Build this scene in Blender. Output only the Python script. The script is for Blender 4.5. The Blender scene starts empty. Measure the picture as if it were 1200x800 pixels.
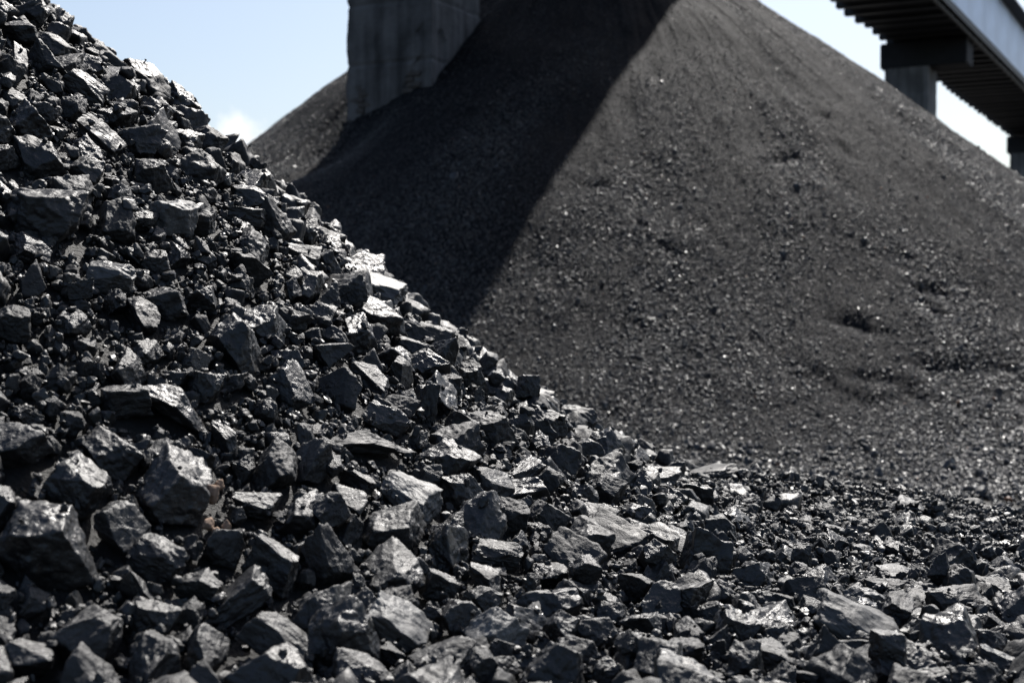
import bpy, math, random
import numpy as np
from mathutils import Vector, Matrix, Euler

SC = bpy.context.scene
COL = SC.collection
R = math.radians
rng = np.random.default_rng(11)
random.seed(5)

# ------------------------------------------------------------------ camera
CAM_Z = 1.6
FPX = 1200 * 50.0 / 36.0            # focal length in pixels of the 1200 px wide photograph
HORIZON = 370.0                     # image row of the horizon (row 400 is the optical axis)
cam_data = bpy.data.cameras.new('camera')
cam_data.lens = 50.0
cam_data.sensor_width = 36.0
cam_data.clip_start = 0.05
cam_data.clip_end = 20000.0
cam_data.dof.use_dof = True
cam_data.dof.focus_distance = 4.7
cam_data.dof.aperture_fstop = 3.5
cam = bpy.data.objects.new('camera', cam_data)
COL.objects.link(cam)
cam.location = (0, 0, CAM_Z)
cam.rotation_euler = (R(90) - math.atan((400 - HORIZON) / FPX), 0, 0)
SC.camera = cam

# ------------------------------------------------------------------ sky and sun
SUN_AZ, SUN_EL = 23.0, 52.0         # degrees right of straight ahead, and up: behind the big heap
world = bpy.data.worlds.new('World')
SC.world = world
world.use_nodes = True
wn, wl = world.node_tree.nodes, world.node_tree.links
wn.clear()
w_out = wn.new('ShaderNodeOutputWorld')
w_bg = wn.new('ShaderNodeBackground')
w_bg.inputs['Strength'].default_value = 0.066
w_sky = wn.new('ShaderNodeTexSky')
w_sky.sky_type = 'NISHITA'
w_sky.sun_disc = False
w_sky.sun_elevation = R(SUN_EL)
w_sky.sun_rotation = R(SUN_AZ)
w_sky.altitude = 50
w_sky.air_density = 1.0
w_sky.dust_density = 2.2
w_sky.ozone_density = 1.2
w_geo = wn.new('ShaderNodeTexCoord')
w_noise = wn.new('ShaderNodeTexNoise')
w_noise.inputs['Scale'].default_value = 55.0
w_noise.inputs['Detail'].default_value = 6.0
w_noise.inputs['Roughness'].default_value = 0.55
wl.new(w_geo.outputs['Generated'], w_noise.inputs['Vector'])
cloud_sum = None
# a handful of small low cumulus clouds spread round the horizon (direction, angular radius)
for cx, cy, cz, cr in ((-0.184, 0.975, 0.115, 0.016), (-0.197, 0.975, 0.106, 0.015), (-0.174, 0.98, 0.107, 0.012),
                       (-0.80, 0.59, 0.12, 0.03), (-0.82, 0.56, 0.11, 0.024), (0.78, 0.62, 0.10, 0.03), (0.80, 0.60, 0.11, 0.022),
                       (-0.62, -0.77, 0.12, 0.03), (0.45, -0.88, 0.13, 0.03), (0.95, -0.3, 0.1, 0.03)):
    d = Vector((cx, cy, cz)).normalized()
    vm = wn.new('ShaderNodeVectorMath'); vm.operation = 'DISTANCE'
    vm.inputs[1].default_value = d
    wl.new(w_geo.outputs['Generated'], vm.inputs[0])
    ma = wn.new('ShaderNodeMath'); ma.operation = 'MULTIPLY_ADD'      # distance - noise
    wl.new(w_noise.outputs['Fac'], ma.inputs[0]); ma.inputs[1].default_value = -0.045
    wl.new(vm.outputs['Value'], ma.inputs[2])
    mr = wn.new('ShaderNodeMapRange')
    mr.inputs['From Min'].default_value = cr - 0.022 + 0.007
    mr.inputs['From Max'].default_value = cr - 0.022 - 0.006
    wl.new(ma.outputs[0], mr.inputs['Value'])
    if cloud_sum is None:
        cloud_sum = mr.outputs[0]
    else:
        mx = wn.new('ShaderNodeMath'); mx.operation = 'MAXIMUM'
        wl.new(cloud_sum, mx.inputs[0]); wl.new(mr.outputs[0], mx.inputs[1])
        cloud_sum = mx.outputs[0]
w_mix = wn.new('ShaderNodeMix'); w_mix.data_type = 'RGBA'
wl.new(cloud_sum, w_mix.inputs['Factor'])
wl.new(w_sky.outputs['Color'], w_mix.inputs['A'])
w_mix.inputs['B'].default_value = (7.5, 7.8, 8.1, 1)
wl.new(w_mix.outputs['Result'], w_bg.inputs['Color'])
wl.new(w_bg.outputs[0], w_out.inputs['Surface'])

sun_dir = Vector((math.sin(R(SUN_AZ)) * math.cos(R(SUN_EL)), math.cos(R(SUN_AZ)) * math.cos(R(SUN_EL)), math.sin(R(SUN_EL))))
sun_data = bpy.data.lights.new('sun', 'SUN')
sun_data.energy = 4.4
sun_data.angle = R(0.53)
sun_data.color = (1.0, 0.963, 0.915)
sun = bpy.data.objects.new('sun', sun_data)
COL.objects.link(sun)
sun.location = sun_dir * 80
sun.rotation_euler = (-sun_dir).to_track_quat('-Z', 'Y').to_euler()

SC.view_settings.view_transform = 'Standard'
SC.view_settings.look = 'None'
SC.view_settings.exposure = 1.1
SC.view_settings.gamma = 1.0
SC.view_settings.use_curve_mapping = False
SC.render.engine = 'CYCLES'
SC.cycles.max_bounces = 4
SC.cycles.diffuse_bounces = 2
SC.cycles.glossy_bounces = 2

# ------------------------------------------------------------------ numeric helpers
def hash3(i, j, k, seed):
    n = (i.astype(np.int64) * 374761393 + j.astype(np.int64) * 668265263 + k.astype(np.int64) * 2147483647 + seed * 1274126177) & 0xffffffff
    n = ((n ^ (n >> 13)) * 1274126177) & 0xffffffff
    n = ((n ^ (n >> 16)) * 2246822519) & 0xffffffff
    return ((n ^ (n >> 15)) & 0xffffff) / float(0xffffff)

def vnoise(P, seed=0):
    """smooth value noise, -1..1"""
    P = np.asarray(P, float)
    F = np.floor(P); T = P - F; T = T * T * T * (T * (T * 6 - 15) + 10)
    I = F.astype(np.int64)
    out = 0
    for a in (0, 1):
        wa = T[:, 0] if a else 1 - T[:, 0]
        for b in (0, 1):
            wb = T[:, 1] if b else 1 - T[:, 1]
            for c in (0, 1):
                wc = T[:, 2] if c else 1 - T[:, 2]
                out = out + wa * wb * wc * hash3(I[:, 0] + a, I[:, 1] + b, I[:, 2] + c, seed)
    return out * 2 - 1

def fbm(P, octs=4, seed=0, gain=0.5):
    s = 0; a = 1.0; P = np.asarray(P, float)
    for o in range(octs):
        s = s + a * vnoise(P * (2 ** o), seed + o * 7); a *= gain
    return s

def fbm2(x, y, scale, octs=4, seed=0, gain=0.5):
    x = np.asarray(x, float); y = np.asarray(y, float)
    P = np.stack([x.ravel() * scale, y.ravel() * scale, np.full(x.size, 0.37)], 1)
    return fbm(P, octs, seed, gain).reshape(x.shape)

def sm(a, b, x):
    t = np.clip((x - a) / (b - a), 0, 1)
    return t * t * (3 - 2 * t)

def pix_ray(px, py):
    return np.array([(px - 600) / FPX, 1.0, (HORIZON - py) / FPX])

def to_pix(P):
    P = np.atleast_2d(P)
    return np.stack([600 + FPX * P[:, 0] / P[:, 1], HORIZON - FPX * (P[:, 2] - CAM_Z) / P[:, 1]], 1)

def mesh_from(name, V, Fc, smooth=False, mat=None):
    me = bpy.data.meshes.new(name)
    V = np.asarray(V, np.float32); Fc = np.asarray(Fc, np.int32)
    n = Fc.shape[1]
    me.vertices.add(len(V)); me.vertices.foreach_set('co', V.ravel())
    me.loops.add(Fc.size); me.loops.foreach_set('vertex_index', Fc.ravel())
    me.polygons.add(len(Fc))
    me.polygons.foreach_set('loop_start', np.arange(0, Fc.size, n, dtype=np.int32))
    me.polygons.foreach_set('loop_total', np.full(len(Fc), n, np.int32))
    me.update(calc_edges=True)
    me.polygons.foreach_set('use_smooth', np.full(len(Fc), smooth, bool))
    me.validate()
    if mat: me.materials.append(mat)
    return me

def add_obj(name, data, parent=None, label=None, cat=None, group=None, kind=None):
    o = bpy.data.objects.new(name, data)
    COL.objects.link(o)
    if parent: o.parent = parent
    if label: o['label'] = label
    if cat: o['category'] = cat
    if group: o['group'] = group
    if kind: o['kind'] = kind
    return o

def grid_faces(nu, nv, wrap=False):
    i = np.arange(nu - (0 if wrap else 1))[:, None]; j = np.arange(nv - 1)[None]
    i2 = (i + 1) % nu
    a = i * nv + j; b = i2 * nv + j
    return np.stack([a, b, b + 1, a + 1], -1).reshape(-1, 4)

BOXF = [(0, 1, 3, 2), (4, 6, 7, 5), (0, 4, 5, 1), (2, 3, 7, 6), (0, 2, 6, 4), (1, 5, 7, 3)]
def box_mesh(name, lo, hi, mat, bevel=0.0, taper=1.0):
    """box; taper scales the top about its own centre"""
    import bmesh
    lo = np.array(lo, float); hi = np.array(hi, float); c = (lo + hi) / 2
    bm = bmesh.new(); vs = []
    for i in range(8):
        p = [(hi if (i >> a) & 1 else lo)[a] for a in range(3)]
        if p[2] == hi[2]:
            p[0] = c[0] + (p[0] - c[0]) * taper; p[1] = c[1] + (p[1] - c[1]) * taper
        vs.append(bm.verts.new(p))
    for f_ in BOXF: bm.faces.new([vs[k] for k in f_])
    bmesh.ops.recalc_face_normals(bm, faces=bm.faces)
    if bevel: bmesh.ops.bevel(bm, geom=bm.edges[:], offset=bevel, segments=2, affect='EDGES')
    me = bpy.data.meshes.new(name); bm.to_mesh(me); bm.free()
    if mat: me.materials.append(mat)
    return me

# ------------------------------------------------------------------ materials
def new_mat(name):
    m = bpy.data.materials.new(name); m.use_nodes = True
    nt = m.node_tree
    return m, nt.nodes, nt.links, nt.nodes['Principled BSDF']

def ramp(N, stops):
    r = N.new('ShaderNodeValToRGB')
    el = r.color_ramp.elements
    while len(el) < len(stops): el.new(0.5)
    for e, (p, c) in zip(el, stops):
        e.position = p; e.color = (c[0], c[1], c[2], 1)
    return r

def coal_material(name, lo, hi, rough=(0.36, 0.62), bump=0.5, scale=1.0, brown=0.0):
    m, N, L, B = new_mat(name)
    tc = N.new('ShaderNodeTexCoord'); oi = N.new('ShaderNodeObjectInfo')
    off = N.new('ShaderNodeVectorMath'); off.operation = 'ADD'
    mul = N.new('ShaderNodeMath'); mul.operation = 'MULTIPLY'; mul.inputs[1].default_value = 37.0
    L.new(oi.outputs['Random'], mul.inputs[0])
    L.new(tc.outputs['Object'], off.inputs[0]); L.new(mul.outputs[0], off.inputs[1])
    n1 = N.new('ShaderNodeTexNoise'); n1.inputs['Scale'].default_value = 3.2 * scale; n1.inputs['Detail'].default_value = 5; n1.inputs['Roughness'].default_value = 0.62
    L.new(off.outputs[0], n1.inputs['Vector'])
    r1 = ramp(N, [(0.3, lo), (0.72, hi)])
    L.new(n1.outputs['Fac'], r1.inputs['Fac'])
    # some lumps duller and dustier than others
    rr = N.new('ShaderNodeMapRange'); rr.inputs['To Min'].default_value = 0.7; rr.inputs['To Max'].default_value = 1.45
    L.new(oi.outputs['Random'], rr.inputs['Value'])
    hsv = N.new('ShaderNodeHueSaturation'); L.new(r1.outputs[0], hsv.inputs['Color']); L.new(rr.outputs[0], hsv.inputs['Value'])
    colour = hsv.outputs[0]
    if brown:
        wn2 = N.new('ShaderNodeTexWhiteNoise'); wn2.noise_dimensions = '1D'; L.new(oi.outputs['Random'], wn2.inputs['W'])
        gt = N.new('ShaderNodeMath'); gt.operation = 'GREATER_THAN'; gt.inputs[1].default_value = 1 - brown
        L.new(wn2.outputs['Value'], gt.inputs[0])
        mx = N.new('ShaderNodeMix'); mx.data_type = 'RGBA'
        L.new(gt.outputs[0], mx.inputs['Factor']); L.new(colour, mx.inputs['A']); mx.inputs['B'].default_value = (0.17, 0.085, 0.05, 1)
        colour = mx.outputs['Result']
    L.new(colour, B.inputs['Base Color'])
    n2 = N.new('ShaderNodeTexNoise'); n2.inputs['Scale'].default_value = 2.3 * scale; n2.inputs['Detail'].default_value = 3
    off2 = N.new('ShaderNodeVectorMath'); off2.operation = 'ADD'; off2.inputs[1].default_value = (5.3, 1.7, 9.1)
    L.new(off.outputs[0], off2.inputs[0]); L.new(off2.outputs[0], n2.inputs['Vector'])
    mr = N.new('ShaderNodeMapRange'); mr.inputs['From Min'].default_value = 0.3; mr.inputs['From Max'].default_value = 0.7
    mr.inputs['To Min'].default_value = rough[0]; mr.inputs['To Max'].default_value = rough[1]
    wr = N.new('ShaderNodeTexWhiteNoise'); wr.noise_dimensions = '1D'; L.new(mul.outputs[0], wr.inputs['W'])
    ra = N.new('ShaderNodeMath'); ra.operation = 'MULTIPLY_ADD'; ra.inputs[1].default_value = 0.26      # glassy lumps and dull lumps
    rb = N.new('ShaderNodeMath'); rb.operation = 'SUBTRACT'; rb.inputs[1].default_value = 0.13
    L.new(n2.outputs['Fac'], mr.inputs['Value']); L.new(wr.outputs['Value'], ra.inputs[0]); L.new(mr.outputs[0], ra.inputs[2])
    L.new(ra.outputs[0], rb.inputs[0]); L.new(rb.outputs[0], B.inputs['Roughness'])
    B.inputs['IOR'].default_value = 1.5
    if not bump: return m
    # relief: fine grain, broken flakes and bedding streaks
    n3 = N.new('ShaderNodeTexNoise'); n3.inputs['Scale'].default_value = 7 * scale; n3.inputs['Detail'].default_value = 5; n3.inputs['Roughness'].default_value = 0.68
    L.new(off.outputs[0], n3.inputs['Vector'])
    st = N.new('ShaderNodeMapping'); st.inputs['Scale'].default_value = (2.0 * scale, 2.0 * scale, 17 * scale)
    L.new(off.outputs[0], st.inputs['Vector'])
    n4 = N.new('ShaderNodeTexNoise'); n4.inputs['Scale'].default_value = 1.0; n4.inputs['Detail'].default_value = 2
    L.new(st.outputs[0], n4.inputs['Vector'])
    vo = N.new('ShaderNodeTexVoronoi'); vo.feature = 'F1'; vo.inputs['Scale'].default_value = 9 * scale
    wv = N.new('ShaderNodeVectorMath'); wv.operation = 'MULTIPLY_ADD'; wv.inputs[1].default_value = (0.25, 0.25, 0.25)
    L.new(n3.outputs['Color'], wv.inputs[0]); L.new(off.outputs[0], wv.inputs[2]); L.new(wv.outputs[0], vo.inputs['Vector'])
    a1 = N.new('ShaderNodeMath'); a1.operation = 'MULTIPLY_ADD'; a1.inputs[1].default_value = 0.12
    L.new(n4.outputs['Fac'], a1.inputs[0]); L.new(n3.outputs['Fac'], a1.inputs[2])
    a2 = N.new('ShaderNodeMath'); a2.operation = 'MULTIPLY_ADD'; a2.inputs[1].default_value = 0.2
    L.new(vo.outputs['Distance'], a2.inputs[0]); L.new(a1.outputs[0], a2.inputs[2])
    bp = N.new('ShaderNodeBump'); bp.inputs['Strength'].default_value = bump; bp.inputs['Distance'].default_value = 0.012
    L.new(a2.outputs[0], bp.inputs['Height']); L.new(bp.outputs[0], B.inputs['Normal'])
    return m

M_COAL = coal_material('coal', (0.005, 0.005, 0.0055), (0.020, 0.0196, 0.0198), rough=(0.40, 0.64), bump=0.5)
M_PALE = coal_material('pale_coal', (0.03, 0.03, 0.0305), (0.085, 0.084, 0.082), rough=(0.42, 0.64), bump=0.4)  # pale grey lumps; sun sheen of the bright ones put into the colour
M_CHIP = coal_material('coal_chips', (0.006, 0.006, 0.0065), (0.018, 0.0175, 0.017), rough=(0.45, 0.66), bump=0)
M_GRAN = coal_material('coal_granules', (0.013, 0.013, 0.0138), (0.031, 0.0306, 0.031), rough=(0.42, 0.58), bump=0, brown=0.002)

def ground_coal(name, lo, hi, spec=0.4, sc=(3.0, 40.0, 160.0), bump=0.6, bdist=0.03, rough=0.6):
    m, N, L, B = new_mat(name)
    tc = N.new('ShaderNodeTexCoord')
    ns = []
    for s in sc:
        n = N.new('ShaderNodeTexNoise'); n.inputs['Scale'].default_value = s; n.inputs['Detail'].default_value = 6; n.inputs['Roughness'].default_value = 0.65
        L.new(tc.outputs['Object'], n.inputs['Vector']); ns.append(n)
    a = N.new('ShaderNodeMath'); a.operation = 'ADD'; L.new(ns[0].outputs['Fac'], a.inputs[0]); L.new(ns[1].outputs['Fac'], a.inputs[1])
    r = ramp(N, [(0.35, lo), (0.65, hi)])
    h = N.new('ShaderNodeMath'); h.operation = 'MULTIPLY'; h.inputs[1].default_value = 0.5
    L.new(a.outputs[0], h.inputs[0]); L.new(h.outputs[0], r.inputs['Fac']); L.new(r.outputs[0], B.inputs['Base Color'])
    B.inputs['Roughness'].default_value = rough; B.inputs['Specular IOR Level'].default_value = spec
    b2 = N.new('ShaderNodeMath'); b2.operation = 'MULTIPLY_ADD'; b2.inputs[1].default_value = 0.4
    L.new(ns[2].outputs['Fac'], b2.inputs[0]); L.new(ns[1].outputs['Fac'], b2.inputs[2])
    bp = N.new('ShaderNodeBump'); bp.inputs['Strength'].default_value = bump; bp.inputs['Distance'].default_value = bdist
    L.new(b2.outputs[0], bp.inputs['Height']); L.new(bp.outputs[0], B.inputs['Normal'])
    return m

M_GROUND = ground_coal('coal_dust_ground', (0.009, 0.0088, 0.009), (0.022, 0.0215, 0.0215), spec=0.1, sc=(0.35, 6.0, 45.0))
M_FINES = ground_coal('coal_fines', (0.006, 0.006, 0.0065), (0.018, 0.0175, 0.017), bump=1.0, bdist=0.03)
M_HEAP = ground_coal('coal_heap_fines', (0.0056, 0.0057, 0.0066), (0.0110, 0.0111, 0.0126), spec=0.05, sc=(0.6, 14.0, 60.0), bump=0.8, bdist=0.03, rough=0.75)

def concrete_material(name, lo, hi, bricks=False):
    m, N, L, B = new_mat(name)
    tc = N.new('ShaderNodeTexCoord')
    n1 = N.new('ShaderNodeTexNoise'); n1.inputs['Scale'].default_value = 1.1; n1.inputs['Detail'].default_value = 5; n1.inputs['Roughness'].default_value = 0.65
    L.new(tc.outputs['Object'], n1.inputs['Vector'])
    mp = N.new('ShaderNodeMapping'); mp.inputs['Scale'].default_value = (3.0, 3.0, 0.25); L.new(tc.outputs['Object'], mp.inputs['Vector'])
    n2 = N.new('ShaderNodeTexNoise'); n2.inputs['Scale'].default_value = 1.6; n2.inputs['Detail'].default_value = 5; L.new(mp.outputs[0], n2.inputs['Vector'])
    a = N.new('ShaderNodeMath'); a.operation = 'ADD'; L.new(n1.outputs['Fac'], a.inputs[0]); L.new(n2.outputs['Fac'], a.inputs[1])
    h = N.new('ShaderNodeMath'); h.operation = 'MULTIPLY'; h.inputs[1].default_value = 0.5; L.new(a.outputs[0], h.inputs[0])
    r = ramp(N, [(0.41, lo), (0.60, hi)]); L.new(h.outputs[0], r.inputs['Fac'])
    L.new(r.outputs[0], B.inputs['Base Color'])
    B.inputs['Roughness'].default_value = 0.85
    n3 = N.new('ShaderNodeTexNoise'); n3.inputs['Scale'].default_value = 14; n3.inputs['Detail'].default_value = 8; L.new(tc.outputs['Object'], n3.inputs['Vector'])
    bp = N.new('ShaderNodeBump'); bp.inputs['Strength'].default_value = 0.5; bp.inputs['Distance'].default_value = 0.03
    L.new(n3.outputs['Fac'], bp.inputs['Height']); L.new(bp.outputs[0], B.inputs['Normal'])
    return m
M_CONC = concrete_material('stained_concrete', (0.022, 0.021, 0.021), (0.11, 0.105, 0.103))
M_CONC2 = concrete_material('pier_concrete', (0.09, 0.088, 0.086), (0.20, 0.196, 0.19))
M_BRICK = concrete_material('sooty_brick', (0.03, 0.026, 0.024), (0.085, 0.07, 0.06))

def plain(name, col, rough=0.6, metal=0.0, noise=0.25, scale=2.0):
    m, N, L, B = new_mat(name)
    tc = N.new('ShaderNodeTexCoord')
    n = N.new('ShaderNodeTexNoise'); n.inputs['Scale'].default_value = scale; n.inputs['Detail'].default_value = 7
    L.new(tc.outputs['Object'], n.inputs['Vector'])
    c = np.array(col)
    r = ramp(N, [(0.3, c * (1 - noise)), (0.7, c * (1 + noise))]); L.new(n.outputs['Fac'], r.inputs['Fac']); L.new(r.outputs[0], B.inputs['Base Color'])
    B.inputs['Roughness'].default_value = rough; B.inputs['Metallic'].default_value = metal
    return m
M_CLAD = plain('galvanised_cladding', (0.54, 0.63, 0.77), 0.45, 0.3, 0.14, 0.8)
M_STEEL = plain('shade_toned_steel', (0.012, 0.012, 0.013), 0.6, 0.0, 0.3)  # joists near-black: underside shade put into the colour; roof and pipe share it
M_DECK = plain('shade_toned_concrete', (0.014, 0.014, 0.015), 0.85, 0.0, 0.3)  # darker than bare concrete: shade under the deck is put into the colour
M_CLAY = plain('brown_clay', (0.20, 0.135, 0.095), 0.9, 0.0, 0.3, 5.0)
M_WIRE = plain('pale_wire', (0.5, 0.5, 0.5), 0.35, 0.6, 0.1)

# ------------------------------------------------------------------ heightfields
NX, NY, NH, NS, NK = -3.2, 6.0, 3.87, 0.80, 0.20
def near_h(x, y):
    r = np.sqrt((x - NX) ** 2 + (y - NY) ** 2 + 0.09)
    cone = NH - NS * r
    plat = (0.70 + 0.05 * np.sin(x * 1.3 + 1)) * (1 - sm(6.6 + 0.25 * np.sin(1.7 * x), 9.0, y)) * (1 - sm(3.5, 6.0, x)) * sm(-4.0, -1.0, y) * sm(-9, -6, x)
    plat = plat + 0.07 * np.exp(-((y - 6.75 - 0.1 * np.sin(3 * x)) / 0.28) ** 2) * sm(0.8, 1.2, x) * (1 - sm(1.8, 2.5, x))
    return plat + NK * np.log1p(np.exp((cone - plat) / NK)) - 0.05 * np.exp(-((x + 0.2) / 0.5) ** 2) * sm(4.2, 5.5, y) * (1 - sm(8, 9, y))

def hit_near(px, py, lift=0.0):
    d = pix_ray(px, py); t = np.arange(1.5, 12, 0.01)
    z = CAM_Z + d[2] * t
    i = np.nonzero(z < near_h(d[0] * t, t) + lift)[0]
    if len(i) == 0:      # ray just clears the crest: take the closest approach
        i = [np.argmin(z - near_h(d[0] * t, t))]
    return np.array([d[0] * t[i[0]], t[i[0]], z[i[0]]])

FD, FX, FH, FT = 26.0, 1.6, 9.0, 0.77
def far_base(x, y):
    r = np.hypot(x - FX, y - FD)
    z = FH - FT * (np.sqrt(r * r + 0.36) - 0.6)
    k = 0.55
    return k * np.log1p(np.exp(z / k)) - 0.02 - 0.5 * np.exp(-(((x + 2.6) / 0.75) ** 2 + ((y - 21.0) / 0.9) ** 2))
def hit_far(px, py):
    d = pix_ray(px, py); t = np.arange(9, 50, 0.01); z = CAM_Z + d[2] * t
    i = np.nonzero(z < far_base(d[0] * t, t))[0]
    return np.array([d[0] * t[i[0]], t[i[0]], z[i[0]]])
# slump scars, ledges and footholes in the big heap: polylines with width and depth in metres
SCARS = []
for pts, wd, dp in (
        ([(958, 440), (985, 456), (1020, 468), (1050, 468), (1066, 458)], 0.13, 0.17),
        ([(1000, 440), (1030, 446), (1058, 444)], 0.09, 0.13),
        ([(1088, 424), (1110, 427), (1135, 426), (1160, 418)], 0.13, 0.20),
        ([(880, 398), (900, 415), (915, 425)], 0.13, 0.08),
        ([(990, 372), (1003, 376), (1012, 378)], 0.11, 0.22),
        ([(1080, 330), (1096, 332)], 0.09, 0.18), ([(1078, 342), (1082, 345)], 0.06, 0.12), ([(1092, 355), (1097, 357)], 0.06, 0.12),
        ([(1050, 294), (1062, 296)], 0.06, 0.1),
        ([(895, 190), (910, 184), (928, 179)], 0.07, 0.15), ([(756, 281), (772, 290), (785, 294)], 0.07, 0.07), ([(747, 264), (750, 266)], 0.05, 0.1),
        ([(705, 220), (712, 221)], 0.06, 0.1), ([(960, 134), (968, 136)], 0.06, 0.1), ([(982, 165), (998, 182)], 0.06, 0.1),
        ([(1140, 448), (1170, 462), (1199, 470)], 0.14, 0.12), ([(820, 258), (850, 290)], 0.06, 0.07), ([(640, 232), (690, 222)], 0.07, 0.05)):
    SCARS.append((np.array([hit_far(*p) for p in pts])[:, :2], wd, dp))
def far_h(x, y):
    x = np.asarray(x, float); y = np.asarray(y, float)
    z = far_base(x, y)
    th = np.arctan2(x - FX, FD - y); r = np.hypot(x - FX, y - FD)
    up = np.clip(z / FH, 0, 1)
    P = np.stack([(th * 26).ravel(), (r * 0.55).ravel(), np.zeros(x.size)], 1)
    z = z + 0.022 * fbm(P, 4, 3).reshape(x.shape) * sm(0.0, 0.5, z)                        # rills down the slope
    z = z + 0.09 * fbm2(x, y, 0.5, 3, 21) * sm(0.0, 0.8, z)
    z = z + 0.012 * fbm2(x, y, 5.0, 3, 9) * (1.15 - up * 0.6)
    for pl, wd, dp in SCARS:
        lo = pl.min(0) - 4 * wd; hi = pl.max(0) + 4 * wd
        m = (x > lo[0]) & (x < hi[0]) & (y > lo[1]) & (y < hi[1])
        if not m.any(): continue
        px, py = x[m], y[m]; best = np.full(px.shape, 9.0); side = np.zeros(px.shape)
        for a, b in zip(pl[:-1], pl[1:]):
            ab = b - a; t = np.clip(((px - a[0]) * ab[0] + (py - a[1]) * ab[1]) / (ab @ ab), 0, 1)
            dx, dy = px - a[0] - t * ab[0], py - a[1] - t * ab[1]
            d = np.hypot(dx, dy); s = d < best
            best = np.where(s, d, best); side = np.where(s, np.sign(dy), side)
        w2 = np.where(side > 0, wd * 0.8, wd * 1.8)        # steep head, long soft run-out
        z[m] -= dp * 0.40 * np.exp(-(best / w2) ** 2)
    return z

# ------------------------------------------------------------------ setting: ground
G = np.concatenate([-np.geomspace(12, 6000, 22)[::-1], np.linspace(-11, 11, 12), np.geomspace(12, 6000, 22)])
gx, gy = np.meshgrid(G, G + 15, indexing='ij')
V = np.stack([gx.ravel(), gy.ravel(), np.zeros(gx.size)], 1)
add_obj('ground', mesh_from('ground', V, grid_faces(len(G), len(G)), True, M_GROUND), kind='structure')

# ------------------------------------------------------------------ the big heap behind
def point_stuff(name, P, ROT, SCL, IDX, coll, parent=None):
    """points that carry rotation, scale and shape index; a node tree sets one shape on each"""
    me = bpy.data.meshes.new(name)
    me.vertices.add(len(P)); me.vertices.foreach_set('co', np.asarray(P, np.float32).ravel())
    for nm, ty, key, arr in (('rot', 'FLOAT_VECTOR', 'vector', ROT), ('scl', 'FLOAT_VECTOR', 'vector', SCL), ('idx', 'INT', 'value', IDX)):
        at = me.attributes.new(nm, ty, 'POINT')
        at.data.foreach_set(key, np.asarray(arr, np.int32 if ty == 'INT' else np.float32).ravel())
    o = add_obj(name, me, parent, kind='stuff')
    ng = bpy.data.node_groups.new(name + '_scatter', 'GeometryNodeTree')
    ng.interface.new_socket('Geometry', in_out='INPUT', socket_type='NodeSocketGeometry')
    ng.interface.new_socket('Geometry', in_out='OUTPUT', socket_type='NodeSocketGeometry')
    n, l = ng.nodes, ng.links
    gi = n.new('NodeGroupInput'); go = n.new('NodeGroupOutput')
    ci = n.new('GeometryNodeCollectionInfo'); ci.inputs['Collection'].default_value = coll
    ci.inputs['Separate Children'].default_value = True; ci.inputs['Reset Children'].default_value = True
    ip = n.new('GeometryNodeInstanceOnPoints'); ip.inputs['Pick Instance'].default_value = True
    l.new(gi.outputs[0], ip.inputs['Points']); l.new(ci.outputs[0], ip.inputs['Instance'])
    for nm, ty, sock in (('rot', 'FLOAT_VECTOR', 'Rotation'), ('scl', 'FLOAT_VECTOR', 'Scale'), ('idx', 'INT', 'Instance Index')):
        na = n.new('GeometryNodeInputNamedAttribute'); na.data_type = ty; na.inputs['Name'].default_value = nm
        src = na.outputs['Attribute']
        if nm == 'rot':
            e2 = n.new('FunctionNodeEulerToRotation'); l.new(src, e2.inputs[0]); src = e2.outputs[0]
        l.new(src, ip.inputs[sock])
    l.new(ip.outputs[0], go.inputs[0])
    md = o.modifiers.new('scatter', 'NODES'); md.node_group = ng
    return o

def ico(sub):
    import bmesh
    bm = bmesh.new(); bmesh.ops.create_icosphere(bm, subdivisions=sub, radius=1.0)
    V = np.array([v.co[:] for v in bm.verts]); F = np.array([[v.index for v in f.verts] for f in bm.faces]); bm.free()
    return V / np.linalg.norm(V, axis=1)[:, None], F
ICO = {s: ico(s) for s in (2, 3, 4, 6)}

def heap_columns():
    a = np.concatenate([np.linspace(-R(105), R(105), 860), np.linspace(R(105), R(255), 70)[1:-1]])
    r = np.concatenate([np.linspace(0.02, 6, 100), np.linspace(6, 14.2, 175)[1:]])
    return a, r
A_, R_ = heap_columns()
aa, rr_ = np.meshgrid(A_, R_, indexing='ij')
hx, hy = FX + np.sin(aa) * rr_, FD - np.cos(aa) * rr_
hz = far_h(hx, hy)
hz = np.where(rr_ > 13.6, hz - (rr_ - 13.6) * 0.3, hz)
heap = add_obj('coal_heap', mesh_from('coal_heap', np.stack([hx.ravel(), hy.ravel(), hz.ravel()], 1), grid_faces(len(A_), len(R_), True)[:, ::-1], True, M_HEAP),
               label='huge smooth cone of fine dark coal under the conveyor gallery', cat='coal heap')

def planes_radius(D, planes, beta):
    """distance from the centre to a polyhedron given by (normal, offset), slightly rounded at its edges"""
    acc = 0
    for nrm, h in planes:
        c = D @ nrm
        hh = h if np.ndim(h) else np.full(len(D), h)
        inv = np.where(c > 1e-3, c / hh, 1e-3)
        acc = acc + inv ** beta
    return acc ** (-1.0 / beta)

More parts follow.
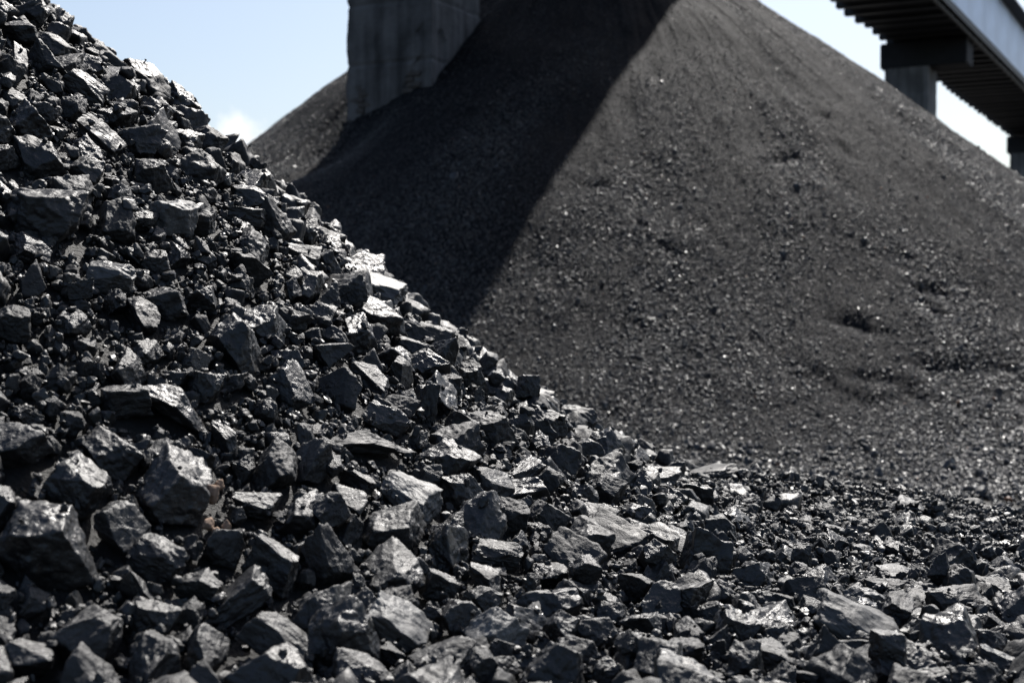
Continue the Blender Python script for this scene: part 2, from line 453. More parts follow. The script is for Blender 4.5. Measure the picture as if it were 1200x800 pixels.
# small crushed grains for the big heap
gr_coll = bpy.data.collections.new('coal_grain_shapes')
for k in range(10):
    r0 = np.random.default_rng(500 + k)
    D, F_ = ICO[2]
    pl = [(np.eye(3)[a] * g, 0.5) for a in range(3) for g in (-1, 1)]
    for s in range(7):
        v = r0.normal(size=3); v /= np.linalg.norm(v); pl.append((v, r0.uniform(0.36, 0.55)))
    V = D * planes_radius(D, pl, 30)[:, None] * np.array([1, r0.uniform(.6, .95), r0.uniform(.45, .8)])
    o = bpy.data.objects.new('coal_grain_%02d' % k, mesh_from('coal_grain', V, F_, False, M_GRAN)); gr_coll.objects.link(o)

NG = 600000
rng = np.random.default_rng(21)
th = rng.uniform(-R(76), R(76), NG); q = rng.uniform(0, 1, NG)
rad = 13.9 * q ** 0.44
gx_, gy_ = FX + np.sin(th) * rad, FD - np.cos(th) * rad
gz_ = far_h(gx_, gy_)
upf = np.clip(gz_ / FH, 0, 1)
patch = fbm(np.stack([th * 7 + 0.25 * rad, rad * 0.28, np.zeros(NG)], 1), 3, 77)
pq = to_pix(np.stack([gx_, gy_, gz_], 1)); behind = (pq[:, 1] > 330 + 0.55 * (pq[:, 0] - 420)) & (pq[:, 0] < 700)   # out of sight behind the near bank
keep = rng.uniform(0, 1, NG) < np.where(behind, 0.3, 1) * np.clip(1.25 - upf * 0.95 + patch * 0.38, 0.18, 1)
gx_, gy_, gz_, upf, patch = gx_[keep], gy_[keep], gz_[keep], upf[keep], patch[keep]
gs = (0.007 + 0.0135 * (1 - upf) ** 1.2) * np.exp(rng.normal(0, 0.38, len(gx_))) * (1 + 0.25 * patch)
big = rng.uniform(0, 1, len(gx_)) < 0.004; gs[big] *= 2.0
gs = np.clip(gs, 0.012, 0.16)
rot = rng.uniform(0, 6.28, (len(gx_), 3))
point_stuff('coal_grains', np.stack([gx_, gy_, gz_ + gs * 0.12], 1), rot, np.repeat(gs[:, None], 3, 1) * 1.0, rng.integers(0, 10, len(gx_)), gr_coll, heap)

# loose grit on the level ground between the heaps
NL = 42000
rng = np.random.default_rng(22)
lx = rng.uniform(-6, 14, NL); ly = rng.uniform(7.5, 17.5, NL)
ok = (far_base(lx, ly) < 0.35) & (near_h(lx, ly) < 0.45)
lx, ly = lx[ok], ly[ok]
lz = np.maximum(np.maximum(far_h(lx, ly), near_h(lx, ly)), 0)
ls = np.clip(0.035 * np.exp(rng.normal(0, 0.45, len(lx))), 0.015, 0.14)
point_stuff('coal_grit', np.stack([lx, ly, lz + ls * 0.15], 1), rng.uniform(0, 6.28, (len(lx), 3)), np.repeat(ls[:, None], 3, 1), rng.integers(0, 10, len(lx)), gr_coll)

# ------------------------------------------------------------------ conveyor gallery on piers
GM = 0.52
gh = np.array([GM, 1.0]) / math.hypot(GM, 1.0)          # along the gallery, away from the camera
gp = np.array([gh[1], -gh[0]])                           # across it, to the right
P0 = np.array([-1.5, 22.0])                              # foot of the pier that stands in the big heap
GOFF, GW, GZ, GH = 0.75, 3.4, 12.0, 2.25
G_ROT = math.atan2(-gh[0], gh[1])                        # local +Y runs along the gallery, local +X across it
gal = add_obj('conveyor_gallery', None, label='enclosed conveyor gallery with grey cladding crossing above the big coal heap', cat='conveyor')
gal.location = (P0[0], P0[1], 0); gal.rotation_euler = (0, 0, G_ROT)
S0, S1 = -5.0, 150.0
xl, xr = GOFF - GW / 2, GOFF + GW / 2
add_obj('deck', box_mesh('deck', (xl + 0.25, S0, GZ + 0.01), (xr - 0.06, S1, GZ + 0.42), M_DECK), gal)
jm = box_mesh('joist', (xl, -0.16, 0), (xr - 0.06, 0.16, 0.24), M_STEEL, 0.015)
s = S0 + 0.4
jr = random.Random(3)
while s < S1:
    j = add_obj('joist', jm, gal); j.location = (jr.uniform(-0.10, 0.03), s + jr.uniform(-0.12, 0.12), GZ - 0.08 + jr.uniform(-0.04, 0.03)); s += 1.2
add_obj('edge_girder', box_mesh('edge_girder', (xr - 0.055, S0, GZ - 0.12), (xr + 0.03, S1, GZ + 0.14), M_STEEL), gal)
# cladding: sheet after sheet, with the gap between two sheets showing as a fine seam
pm = {}
for side, x in (('near', xr), ('far', xl + 0.2)):
    s = S0
    while s < S1 - 0.1:
        if side not in pm:
            pm[side] = box_mesh('cladding_panel', (-0.03, 0.006, 0), (0.03, 2.994, GH - 0.15), M_CLAD)
        c = add_obj('cladding_panel', pm[side], gal); c.location = (x + jr.uniform(-0.008, 0.008), s, GZ + 0.145)
        s += 3.0
add_obj('roof', box_mesh('roof', (xl - 0.1, S0 - 0.1, GZ + GH), (xr + 0.5, S1, GZ + GH + 0.10), M_STEEL), gal)
add_obj('end_wall', box_mesh('end_wall', (xl + 0.26, S0 + 0.02, GZ + 0.43), (xr - 0.04, S0 + 0.10, GZ + GH - 0.02), M_CLAD), gal)

import bmesh
bmp = bmesh.new()
bmesh.ops.create_cone(bmp, cap_ends=True, segments=10, radius1=0.07, radius2=0.07, depth=S1 - S0 - 2)
bmesh.ops.rotate(bmp, verts=bmp.verts, matrix=Matrix.Rotation(R(90), 3, 'X'))
pm_ = bpy.data.meshes.new('service_pipe'); bmp.to_mesh(pm_); bmp.free(); pm_.materials.append(M_STEEL)
sp = add_obj('service_pipe', pm_, gal); sp.location = (xr - 0.16, (S0 + S1) / 2, GZ - 0.21)

def shaft_mesh(w, top, taper, mat, wear):
    """square concrete shaft: poured in lifts, edges chipped, render fallen away in patches"""
    n = 26; per = []
    for sd in range(4):
        for q in range(n):
            u = -1 + 2 * q / n
            per.append([(u, -1), (1, u), (-u, 1), (-1, -u)][sd])
    per = np.array(per); zs = np.arange(-0.5, top + 0.001, 0.06)
    V = []
    for z in zs:
        hw = w / 2 * (1 - (1 - taper) * (z + 0.5) / (top + 0.5))
        V.append(np.stack([per[:, 0] * hw, per[:, 1] * hw, np.full(len(per), z)], 1))
    V = np.concatenate(V); nr = np.tile(per, (len(zs), 1))
    corner = np.minimum(np.abs(nr[:, 0]), np.abs(nr[:, 1])) > 0.86
    d = 0.012 * fbm(V * 3, 3, 51) - 0.04 * sm(0.12, 0.2, fbm(V * np.array([1.3, 1.3, 0.9]) + 4, 3, 41)) * (1 - sm(0.72, 0.82, np.minimum(np.abs(nr[:, 0]), np.abs(nr[:, 1]))))
    d = d - corner * 0.012 * np.clip(fbm(V * 4, 2, 61) + 0.25, 0, 1)
    lift = np.abs((V[:, 2] / 0.9) % 1.0 - 0.5) > 0.465
    d = d - 0.018 * lift
    V[:, :2] *= (1 + d * wear / (w / 2))[:, None]
    m = len(per); F_ = []
    i = np.arange(len(zs) - 1)[:, None]; j = np.arange(m)[None]; j2 = (j + 1) % m
    F_ = np.stack([i * m + j, i * m + j2, (i + 1) * m + j2, (i + 1) * m + j], -1).reshape(-1, 4)
    return mesh_from('shaft', V, F_, False, mat)

def pier(s, w, label, mat, cap=True, taper=0.93, bricks=False):
    c = P0 + gh * s
    e = add_obj('gallery_pier', None, label=label, cat='pier', group='piers under the conveyor gallery')
    e.location = (c[0], c[1], 0); e.rotation_euler = (0, 0, G_ROT)
    top = GZ - 1.15 if cap else GZ - 0.3
    add_obj('shaft', shaft_mesh(w, top, taper, mat, 1.0 if bricks else 0.5), e)
    if cap:
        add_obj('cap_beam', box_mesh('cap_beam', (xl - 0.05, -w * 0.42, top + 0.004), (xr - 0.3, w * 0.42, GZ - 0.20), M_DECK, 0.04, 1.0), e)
    if bricks:                                           # render has fallen off in patches and courses of brick show
        bm_ = box_mesh('brick', (0, -0.02, 0), (0.235, 0.012, 0.065), M_BRICK, 0.006)
        k = 0
        for row in range(36):
            z = 4.5 + row * 0.082
            for colm in range(6):
                bx_ = -w / 2 + 0.12 + colm * 0.25 + (0.125 if row % 2 else 0)
                pn = float(fbm(np.array([[bx_ + 0.12, -w / 2, z + 0.03]]) * np.array([1.3, 1.3, 0.9]) + 4, 3, 41)[0])
                if pn < 0.10 or bx_ > w / 2 - 0.36: continue
                lean = (z + 0.5) / (top + 0.5) * (1 - taper) * w / 2
                b = add_obj('brick', bm_, e); b.location = (bx_, -w / 2 + lean + 0.024 + random.uniform(-0.006, 0.008), z)
    return e
pier(0.0, 1.6, 'thick sooty concrete pier half buried in the slope of the big heap', M_CONC, True, 0.88, True)
D2 = (P0[0] - GM * P0[1]) / (0.2795 - GM)                # depth where the pier centre falls on image column 1066
pier((D2 - P0[1]) / gh[1], 1.65, 'square grey concrete pier in plain view right of the big heap', M_CONC2, True, 0.97)
D3 = (P0[0] - GM * P0[1]) / (0.361 - GM)
pier((D3 - P0[1]) / gh[1], 1.65, 'far concrete pier cut off by the right edge of the picture', M_CONC2, True, 0.97)

# ------------------------------------------------------------------ near heap: base surface
bx_ = np.arange(-8.0, 6.01, 0.035); by_ = np.arange(-1.0, 10.5, 0.035)
X, Y = np.meshgrid(bx_, by_, indexing='ij')
Z = near_h(X, Y) + 0.012 * fbm2(X, Y, 9, 3, 5) - 0.012
Z = np.where(near_h(X, Y) < 0.012, -0.08, Z)
near = add_obj('coal_bank', mesh_from('coal_bank', np.stack([X.ravel(), Y.ravel(), Z.ravel()], 1), grid_faces(len(bx_), len(by_)), True, M_FINES),
               label='near bank of fine coal that the loose lumps lie on', cat='coal bank')

# ------------------------------------------------------------------ lump shapes
def lump_verts(seed, kind, sub):
    r0 = np.random.default_rng(1000 + seed)
    D, F_ = ICO[sub]
    dims = {'block': (1.0, r0.uniform(.8, 1.0), r0.uniform(.7, .95)), 'slab': (1.0, r0.uniform(.7, .95), r0.uniform(.36, .5)),
            'wedge': (1.0, r0.uniform(.7, .95), r0.uniform(.6, .85)), 'bar': (1.0, r0.uniform(.42, .55), r0.uniform(.36, .5)),
            'lump': (1.0, r0.uniform(.8, 1.0), r0.uniform(.7, .95))}[kind]
    d2 = np.array(dims) / 2
    pl = []
    for ax in range(3):
        for sg in (-1, 1):
            n = r0.normal(0, {'block': 0.24, 'slab': 0.16, 'wedge': 0.3, 'bar': 0.18, 'lump': 0.45}[kind], 3); n[ax] += sg
            n /= np.linalg.norm(n)
            pl.append([n, r0.uniform(0.44, 0.52)])
    ncut = {'block': 6, 'slab': 6, 'wedge': 5, 'bar': 5, 'lump': 11}[kind]
    for k in range(ncut):
        v = r0.normal(size=3); v /= np.linalg.norm(v)
        sup = np.abs(v).sum() * 0.5
        pl.append([v, max(sup * r0.uniform(0.52, 0.80), 0.3)])
    if kind == 'wedge':
        v = np.array([r0.uniform(.3, .9), r0.uniform(-.4, .4), 1.0]); v /= np.linalg.norm(v); pl.append([v, 0.2])
    pl2 = []
    for i, (n, h) in enumerate(pl):                      # shallow shell-like curve in every face
        pl2.append((n, h * (1 + 0.075 * vnoise(D * 2.2 + i * 5.3, seed * 3 + i) + 0.03 * vnoise(D * 5 + i * 3.1, seed * 5 + i))))
    rad = planes_radius(D, pl2, 100 if kind != 'lump' else 70)
    P = D * rad[:, None]
    n1 = fbm(P * 4.0 + seed * 1.7, 3, seed)
    ledge = np.floor((n1 + 0.12 * vnoise(P * 11, seed + 2)) * 3.0) / 3.0     # broken-off flakes leave ledges
    bed = vnoise(np.stack([P[:, 0] * 2.5, P[:, 1] * 2.5, P[:, 2] * 17], 1) + seed, seed + 9)
    rough = fbm(P * 10 + 3.3, 3, seed + 4, 0.6)
    rad = rad * (1 + 0.032 * ledge + 0.004 * bed + 0.024 * rough + 0.018 * n1)
    P = D * rad[:, None] * (d2 * 2)
    P /= max(np.ptp(P[:, 0]), 1e-6)
    P -= (P.max(0) + P.min(0)) / 2
    return P, F_

KINDS = ['block'] * 8 + ['slab'] * 4 + ['wedge'] * 6 + ['bar'] * 4 + ['lump'] * 10
NSHAPE = len(KINDS)
FINE, RASTER = [], []
lump_coll = bpy.data.collections.new('coal_lump_shapes'); chip_coll = bpy.data.collections.new('coal_chip_shapes')
for k, kd in enumerate(KINDS):
    Vf, Ff = lump_verts(k, kd, 6)
    FINE.append(mesh_from('coal_lump', Vf, Ff, True, M_COAL))
    V3, F3 = lump_verts(k, kd, 4); RASTER.append(V3)
    o = bpy.data.objects.new('coal_piece_%02d' % k, mesh_from('coal_piece', V3, F3, True, M_COAL)); lump_coll.objects.link(o)
    if k % 2 == 0:
        V2, F2 = lump_verts(k, kd, 3)
        o = bpy.data.objects.new('coal_chip_%02d' % k, mesh_from('coal_chip', V2, F2, False, M_CHIP)); chip_coll.objects.link(o)
NCHIP = len(chip_coll.objects)
EXT = np.array([np.ptp(v, axis=0) for v in RASTER])      # relative width, depth, height

# ------------------------------------------------------------------ piling the lumps up
HX0, HY0, HC = -3.6, 1.6, 0.01
hxs = np.arange(HX0, 5.2, HC); hys = np.arange(HY0, 9.4, HC)
HXg, HYg = np.meshgrid(hxs, hys, indexing='ij')
H = near_h(HXg, HYg)
def slope_normal(x, y):
    e = 0.05
    n = Vector((-(near_h(x + e, y) - near_h(x - e, y)) / (2 * e), -(near_h(x, y + e) - near_h(x, y - e)) / (2 * e), 1.0))
    return n.normalized()

def raster(k, Rm, scl, x, y):
    W = (RASTER[k] * scl) @ np.array(Rm).T
    i = np.floor((W[:, 0] + x - HX0) / HC).astype(int); j = np.floor((W[:, 1] + y - HY0) / HC).astype(int)
    ok = (i >= 0) & (j >= 0) & (i < H.shape[0]) & (j < H.shape[1])
    i, j, w = i[ok], j[ok], W[ok, 2]
    if len(i) == 0: return None
    key = i * H.shape[1] + j
    u, inv = np.unique(key, return_inverse=True)
    lo = np.full(len(u), 9.0); hi = np.full(len(u), -9.0)
    np.minimum.at(lo, inv, w); np.maximum.at(hi, inv, w)
    return u, lo, hi

LUMPS = []        # dicts: shape, matrix 3x3, scale xyz, location, hero index
def settle(k, Rm, scl, x, y, pct, fixed_z=None, hero=None):
    rs = raster(k, Rm, scl, x, y)
    if rs is None: return
    u, lo, hi = rs
    flat = H.reshape(-1)
    z = fixed_z if fixed_z is not None else np.percentile(flat[u] - lo, pct)
    flat[u] = np.maximum(flat[u], z + hi)
    LUMPS.append(dict(k=k, R=Rm, s=np.array(scl), p=np.array([x, y, z]), hero=hero))

# lumps that stand out in the photograph: column, row, width, height (pixels), turn in the picture (degrees), shape, description
HEROES = [
 (55, 250, 92, 62, -8, 'block', 'big pale-topped coal block|high on the left slope'), (205, 257, 56, 46, -10, 'lump', 'rounded dull grey coal lump|on the upper slope'),
 (116, 160, 64, 30, -68, 'bar', 'tall dark upright coal slab|standing on end near the crest'), (28, 42, 42, 30, -10, 'block', None), (74, 36, 38, 26, 80, 'block', None),
 (102, 106, 52, 30, -50, 'bar', None), (135, 92, 50, 22, -6, 'slab', None), (172, 90, 52, 26, -32, 'block', None),
 (209, 125, 42, 42, -40, 'block', None), (236, 162, 58, 32, -8, 'lump', 'wide skyline coal lump|jutting out dark against the sky'),
 (182, 148, 44, 20, -12, 'slab', 'thin pale coal slab|just under the skyline'), (53, 135, 34, 34, 0, 'lump', None), (182, 207, 48, 40, -15, 'block', None),
 (85, 128, 34, 32, 0, 'lump', None), (15, 377, 46, 42, -20, 'lump', None), (36, 322, 52, 38, -20, 'wedge', None),
 (130, 325, 54, 38, -12, 'block', 'brick-shaped coal block|with a bright top on the left slope'), (296, 314, 52, 42, -20, 'wedge', 'sunlit wedge of coal|in the middle of the upper slope'),
 (240, 352, 42, 38, -40, 'wedge', None), (145, 467, 58, 46, -4, 'block', 'broad dark coal block|among small rubble on the left'),
 (207, 476, 92, 40, -32, 'bar', 'long slanting coal slab|beside the small rubble on the left'), (240, 452, 42, 40, -10, 'block', None), (340, 455, 56, 38, -35, 'wedge', None),
 (22, 525, 66, 54, -4, 'block', 'squared dark coal block|cut by the left edge of the picture'), (355, 298, 46, 30, -25, 'block', None), (385, 412, 38, 40, 40, 'wedge', None),
 (168, 372, 50, 32, -40, 'bar', None), (205, 572, 92, 80, 62, 'block', 'largest upright coal block|tilted on end beside the brown clay bits'), (90, 572, 80, 62, -18, 'block', None),
 (60, 642, 118, 92, -14, 'block', 'huge sunlit-topped coal block|with dark front at the lower left edge'), (143, 622, 62, 58, -20, 'wedge', None), (186, 655, 66, 50, -20, 'block', None),
 (322, 660, 72, 62, -22, 'block', 'shiny pitted coal block|right of and below the brown clay bits'), (155, 692, 48, 44, 0, 'wedge', None), (175, 727, 64, 48, -14, 'block', None),
 (275, 706, 88, 44, 28, 'bar', 'coal bar rising rightwards|among the lumps at the lower left'), (105, 746, 86, 68, 20, 'lump', 'big rounded coal lump|at the bottom left of the picture'), (237, 768, 64, 46, -62, 'block', None),
 (332, 757, 92, 48, -38, 'bar', 'coal bar pointing down|to the right at the bottom edge'), (236, 690, 52, 42, -12, 'lump', None), (25, 778, 62, 54, -20, 'lump', None), (385, 655, 60, 62, -50, 'block', None),
 (483, 580, 80, 46, -18, 'slab', 'diamond-topped flat coal slab|with a dull matt face near the centre'), (463, 622, 80, 54, 20, 'block', 'dark leaning coal block|just below and left of the diamond-topped slab'), (465, 736, 82, 58, -42, 'slab', 'pale tilted coal slab|at the bottom left of centre'),
 (582, 745, 72, 66, 15, 'lump', 'pale rounded coal lump|at the bottom centre of the picture'), (600, 607, 42, 42, 0, 'block', None), (641, 606, 48, 44, 25, 'block', None), (672, 656, 74, 52, -25, 'lump', 'streaked coal lump|in the middle of the lower slope'),
 (581, 650, 60, 34, -8, 'block', None), (575, 686, 64, 34, -32, 'bar', None), (515, 686, 42, 44, -20, 'block', None), (718, 630, 70, 34, -4, 'slab', 'level coal slab|at the foot of the slope'),
 (772, 642, 48, 42, -25, 'block', None), (775, 668, 60, 26, -32, 'bar', None), (755, 692, 56, 42, -25, 'wedge', None), (520, 780, 80, 44, 10, 'lump', None), (760, 737, 60, 42, -55, 'wedge', None),
 (742, 764, 46, 32, -30, 'block', None), (614, 553, 54, 32, 22, 'block', None), (640, 570, 44, 34, 70, 'lump', None), (712, 576, 44, 38, -15, 'block', None),
 (833, 556, 62, 26, 6, 'slab', 'lone ridge coal slab|perched flat on the low ridge before the big heap'), (1010, 737, 120, 66, -30, 'slab', 'broad bright coal slab|lying tilted at the lower right'), (1016, 706, 50, 38, -22, 'lump', 'dark resting coal lump|lying on the upper end of the broad bright slab'),
 (955, 720, 40, 32, -8, 'block', None), (1082, 700, 48, 28, -18, 'lump', None), (1090, 730, 46, 34, 4, 'block', None), (1128, 706, 58, 38, -16, 'block', 'dark angular coal block|near the right edge of the picture'),
 (1170, 737, 40, 30, -22, 'block', None), (862, 740, 54, 54, -10, 'block', 'dark upright coal block|at the bottom right of centre'), (1120, 745, 44, 24, -18, 'wedge', None), (1055, 678, 54, 28, -14, 'slab', None),
 (850, 696, 50, 24, -30, 'bar', None), (992, 646, 52, 14, -28, 'slab', None), (441, 336, 64, 34, -22, 'slab', 'bright crest coal slab|set into the crest against the heap shadow'), (441, 376, 54, 44, -30, 'block', None),
 (507, 391, 42, 28, -14, 'block', None), (500, 431, 48, 38, -8, 'block', None), (432, 441, 54, 34, -10, 'wedge', None), (470, 441, 42, 30, -60, 'wedge', None), (500, 477, 58, 30, 80, 'bar', 'upright coal bar|in the middle of the pile'),
 (525, 456, 34, 36, 10, 'block', None), (545, 441, 40, 38, 0, 'lump', None), (430, 520, 116, 30, -17, 'bar', 'longest flat coal bar|slanting across the middle of the pile'), (578, 504, 62, 44, -8, 'block', 'wide central coal block|just under the crest at the centre'),
 (640, 497, 42, 40, -10, 'lump', None), (676, 494, 44, 40, -10, 'block', None), (722, 526, 46, 38, -10, 'lump', None), (541, 497, 42, 34, -30, 'block', None), (1165, 780, 60, 42, -10, 'block', None),
 (905, 775, 56, 40, -20, 'block', None), (800, 770, 50, 44, 10, 'lump', None), (680, 770, 60, 48, -20, 'lump', None), (400, 585, 60, 40, 30, 'wedge', None), (300, 590, 50, 36, -10, 'block', None),
]
byk = {kd: [i for i, q in enumerate(KINDS) if q == kd] for kd in set(KINDS)}
ctr = {kd: 0 for kd in byk}
hero_xy = []
for hi_, (px, py, w, h, ang, kd, desc) in enumerate(HEROES):
    k = byk[kd][ctr[kd] % len(byk[kd])]; ctr[kd] += 1
    c = hit_near(px, py + 0.12 * h)
    t = c[1]; wm, hm = w * t / FPX, h * t / FPX
    # centre sits on its own line of sight, partly sunk into the bank
    d = pix_ray(px, py); tt = np.arange(1.5, 12, 0.005)
    dz = CAM_Z + d[2] * tt - (near_h(d[0] * tt, tt) + 0.36 * hm)
    ii = np.nonzero(dz < 0)[0]
    ti = tt[ii[0]] if len(ii) else tt[np.argmin(dz)]
    wm, hm = w * ti / FPX, h * ti / FPX
    ex = EXT[k]
    # what shows as height is thickness plus part of the depth, seen at an angle
    dep = max(0.75 * wm, hm * 0.9) if kd != 'bar' else hm * 1.2
    thick = hm * (0.9 if kd != 'slab' else 0.66)
    scl = (wm / ex[0] * 1.08, dep / ex[1] * 1.05, thick / ex[2] * 1.1)
    rr0 = random.Random(hi_)
    Rm = Matrix.Rotation(-R(ang), 3, 'Y') @ Matrix.Rotation(R(2 if px == 833 else rr0.uniform(10, 32)), 3, 'X') @ Matrix.Rotation(R(rr0.uniform(-40, 40)), 3, 'Z')
    x, y, z = d[0] * ti, ti, CAM_Z + d[2] * ti
    settle(k, Rm, scl, x, y, 50, fixed_z=z, hero=hi_)
    hero_xy.append((x, y, max(wm, hm)))

SZ = np.array([(50, 50, .11), (200, 150, .11), (60, 250, .10), (330, 230, .10), (120, 400, .045), (250, 400, .042), (50, 440, .038), (180, 430, .04), (330, 420, .07), (450, 380, .10), (600, 470, .10), (720, 530, .10),
               (200, 480, .07), (100, 600, .12), (300, 600, .09), (500, 600, .10), (650, 600, .10), (750, 640, .09), (300, 720, .10), (100, 750, .11), (600, 740, .10), (750, 760, .085), (880, 600, .04),
               (850, 690, .065), (1000, 580, .035), (1100, 600, .028), (900, 575, .05), (1180, 640, .035), (1000, 650, .04), (1100, 660, .045), (900, 650, .045), (1100, 690, .075), (950, 740, .085), (1100, 750, .11), (1180, 780, .12), (1000, 780, .1), (870, 560, .038), (760, 560, .08), (1050, 540, .03)])
def size_field(px, py):
    d2 = (px[:, None] - SZ[None, :, 0]) ** 2 + (py[:, None] - SZ[None, :, 1]) ** 2
    w = 1 / (d2 + 900.0) ** 1.6
    return (w * SZ[None, :, 2]).sum(1) / w.sum(1)

NC = 40000
rng = np.random.default_rng(23)
cx = rng.uniform(-3.3, 5.0, NC); cy = rng.uniform(1.9, 8.6, NC)
ok = (cx > -cy * 0.36 - 0.7) & (cx < cy * 0.36 + 1.9)
cx, cy = cx[ok], cy[ok]
pp = to_pix(np.stack([cx, cy, near_h(cx, cy)], 1))
cs = size_field(np.clip(pp[:, 0], -60, 1260), np.clip(pp[:, 1], -40, 860)) * np.exp(rng.normal(-0.26, 0.52, len(cx)))
cs = np.clip(cs, 0.016, 0.17)
order = np.argsort(-cs)
axy = np.array([(a, b) for a, b, c in hero_xy]); asz = np.array([c for a, b, c in hero_xy])
bx2 = np.zeros((len(cs) + len(axy), 3)); nb = len(axy)
bx2[:nb, :2] = axy; bx2[:nb, 2] = asz * 1.05
chosen = []
for i in order:
    d = np.hypot(bx2[:nb, 0] - cx[i], bx2[:nb, 1] - cy[i])
    if np.any(d < 0.40 * (bx2[:nb, 2] + cs[i])): continue
    bx2[nb] = (cx[i], cy[i], cs[i]); nb += 1; chosen.append(i)
# a second, sparser layer lies loosely on top of the first
extra = [i for i in rng.permutation(len(cs))[:2600] if cs[i] < 0.12]
kept = []
hx_arr = np.array(hero_xy)
for i in extra:
    if np.any(np.hypot(hx_arr[:, 0] - cx[i], hx_arr[:, 1] - cy[i]) < 0.55 * (hx_arr[:, 2] + cs[i])): continue
    if any((cx[i] - cx[j]) ** 2 + (cy[i] - cy[j]) ** 2 < (0.5 * (cs[i] + cs[j])) ** 2 for j in kept): continue
    kept.append(i)
    if len(kept) > 900: break
seq = [(i, 35) for i in chosen] + [(i, 55) for i in kept]
for i, pct in seq:
    k = int(rng.integers(0, NSHAPE))
    if KINDS[k] in ('slab', 'bar') and rng.uniform() < 0.55: k = int(rng.choice(byk['block'] + byk['lump']))
    s = cs[i] * (1.2 if KINDS[k] in ('slab', 'bar') else 1.0)
    n = slope_normal(cx[i], cy[i])
    tilt = Vector((rng.normal(0, .55), rng.normal(0, .55), 1)).normalized()
    Rm = n.lerp(Vector((0, 0, 1)), 0.3).to_track_quat('Z', 'Y').to_matrix() @ tilt.to_track_quat('Z', 'Y').to_matrix() @ Matrix.Rotation(rng.uniform(0, 6.28), 3, 'Z')
    scl = s * np.array([1, rng.uniform(.85, 1.15), rng.uniform(.95, 1.35)])
    settle(k, Rm, scl, cx[i], cy[i], pct)

# which lumps show largest: splat all of them into a coarse depth buffer
BW, BH = 480, 320
zb = np.full(BW * BH, 99.0); own = np.full(BW * BH, -1)
pk, pz, pi = [], [], []
for n_, L_ in enumerate(LUMPS):
    W = (RASTER[L_['k']] * L_['s']) @ np.array(L_['R']).T + L_['p']
    q = to_pix(W) * (BW / 1200.0)
    a, b = q[:, 0].astype(int), q[:, 1].astype(int)
    ok = (q[:, 0] >= 0) & (q[:, 1] >= 0) & (a < BW) & (b < BH)
    if ok.any():
        key, ix = np.unique(b[ok] * BW + a[ok], return_index=True)
        pk.append(key); pz.append(W[ok][ix, 1]); pi.append(np.full(len(key), n_))
pk, pz, pi = np.concatenate(pk), np.concatenate(pz), np.concatenate(pi)
o_ = np.argsort(-pz); own[pk[o_]] = pi[o_]
cnt = np.bincount(own[own >= 0], minlength=len(LUMPS))
top = sorted(range(len(LUMPS)), key=lambda n: -(cnt[n] + (60 if LUMPS[n]['hero'] is not None and HEROES[LUMPS[n]['hero']][6] else 0)))[:300]
top_set = set(top)
print('lumps', len(LUMPS), 'heroes', len(HEROES), 'smallest single', cnt[top[-1]])

# ---- names and descriptions of the 300 single lumps
info = {}
for n in top:
    L_ = LUMPS[n]; q = to_pix(L_['p'][None])[0]
    W = to_pix((RASTER[L_['k']] * L_['s']) @ np.array(L_['R']).T + L_['p'])
    info[n] = (q[0], q[1], np.ptp(W[:, 0]), np.ptp(W[:, 1]))
marks = [n for n in top if LUMPS[n]['hero'] is not None and HEROES[LUMPS[n]['hero']][6]]
SHAPEW = {'block': 'blocky', 'slab': 'flat', 'wedge': 'wedge-shaped', 'bar': 'elongated', 'lump': 'chunky'}
DIRW = ['right of', 'above and right of', 'above', 'above and left of', 'left of', 'below and left of', 'below', 'below and right of']
ORD = ['nearest', 'second', 'third', 'fourth', 'fifth', 'sixth', 'seventh', 'eighth', 'ninth', 'tenth', 'eleventh', 'twelfth', 'thirteenth', 'fourteenth', 'fifteenth', 'sixteenth']
buckets = {}
for n in top:
    if n in marks: continue
    x, y = info[n][:2]
    m = min(marks, key=lambda q: (info[q][0] - x) ** 2 + (info[q][1] - y) ** 2)
    a = math.degrees(math.atan2(info[m][1] - y, x - info[m][0])) % 360
    buckets.setdefault((m, int(((a + 22.5) % 360) // 45)), []).append((math.hypot(info[m][0] - x, info[m][1] - y), n))
LABEL = {n: HEROES[LUMPS[n]['hero']][6].replace('|', ' ') for n in marks}
for (m, sec), lst in buckets.items():
    lst.sort()
    for i, (d, n) in enumerate(lst):
        w = info[n][2]
        sz = 'small' if w < 34 else ('mid-sized' if w < 56 else 'large')
        LABEL[n] = '%s %s coal lump, %s %s the %s' % (sz, SHAPEW[KINDS[LUMPS[n]['k']]], ORD[i], DIRW[sec], HEROES[LUMPS[m]['hero']][6].split('|')[0])

for n in sorted(top):
    L_ = LUMPS[n]
    o = add_obj('coal_lump', FINE[L_['k']], label=LABEL[n], cat='coal lump', group='coal lumps lying on the near bank')
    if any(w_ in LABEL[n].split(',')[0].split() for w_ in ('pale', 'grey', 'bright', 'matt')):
        o.material_slots[0].link = 'OBJECT'; o.material_slots[0].material = M_PALE
    o.matrix_world = Matrix.Translation(L_['p']) @ (L_['R'].to_4x4()) @ Matrix.Diagonal((*L_['s'], 1.0))

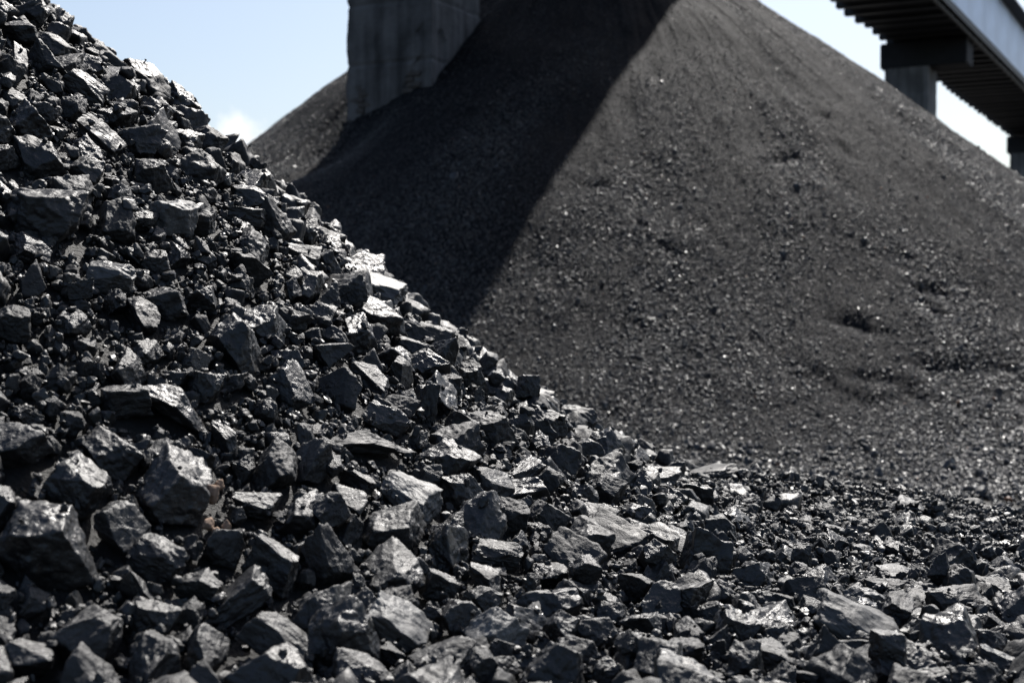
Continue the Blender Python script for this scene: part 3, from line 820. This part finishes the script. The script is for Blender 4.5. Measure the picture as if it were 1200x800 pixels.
rest = [n for n in range(len(LUMPS)) if n not in top_set]
point_stuff('coal_pieces', [LUMPS[n]['p'] for n in rest], [LUMPS[n]['R'].to_euler()[:] for n in rest], [LUMPS[n]['s'] for n in rest], [LUMPS[n]['k'] for n in rest], lump_coll)

# ---- chips and crumbs in the gaps
NCH = 170000
rng = np.random.default_rng(24)
ux = rng.uniform(-3.3, 5.0, NCH); uy = rng.uniform(1.9, 8.9, NCH)
ok = (ux > -uy * 0.36 - 0.6) & (ux < uy * 0.36 + 1.9)
ux, uy = ux[ok], uy[ok]
ih = np.clip(((ux - HX0) / HC).astype(int), 0, H.shape[0] - 1); jh = np.clip(((uy - HY0) / HC).astype(int), 0, H.shape[1] - 1)
hz_ = H[ih, jh]; bz_ = near_h(ux, uy)
ok = (hz_ - bz_ < 0.045) | (rng.uniform(0, 1, len(ux)) < 0.025)
ux, uy, hz_ = ux[ok], uy[ok], hz_[ok]
us = np.clip(0.016 * np.exp(rng.normal(0, 0.55, len(ux))), 0.006, 0.05)
point_stuff('coal_crumbs', np.stack([ux, uy, hz_ + us * 0.1], 1), rng.uniform(0, 6.28, (len(ux), 3)), np.repeat(us[:, None], 3, 1), rng.integers(0, NCHIP, len(ux)), chip_coll)

# ------------------------------------------------------------------ brown clay clods and a strand of wire
for i, (px, py, s, lab) in enumerate((
        (249, 577, 0.050, 'pale brown clay clod lying right of the largest pale block, topmost of the clay bits'), (258, 568, 0.034, 'small brown clay clod just right of the topmost clay clod'),
        (246, 612, 0.034, 'brown clay crumb lying below the pale brown clod'), (268, 614, 0.028, 'tiny brown clay crumb, rightmost of the clay bits'), (256, 622, 0.026, 'tiny brown clay crumb, lowest of the clay bits'))):
    V, F_ = lump_verts(200 + i, 'lump', 4)
    o = add_obj('clay_clod', mesh_from('clay_clod', V, F_, True, M_CLAY), label=lab, cat='clay clod', group='brown clay bits among the coal')
    c = hit_near(px, py, 0.05)
    o.location = (c[0], c[1] - 0.03, c[2]); o.scale = (s, s, s); o.rotation_euler = (i * 1.3, i * 0.7, i * 2.1)
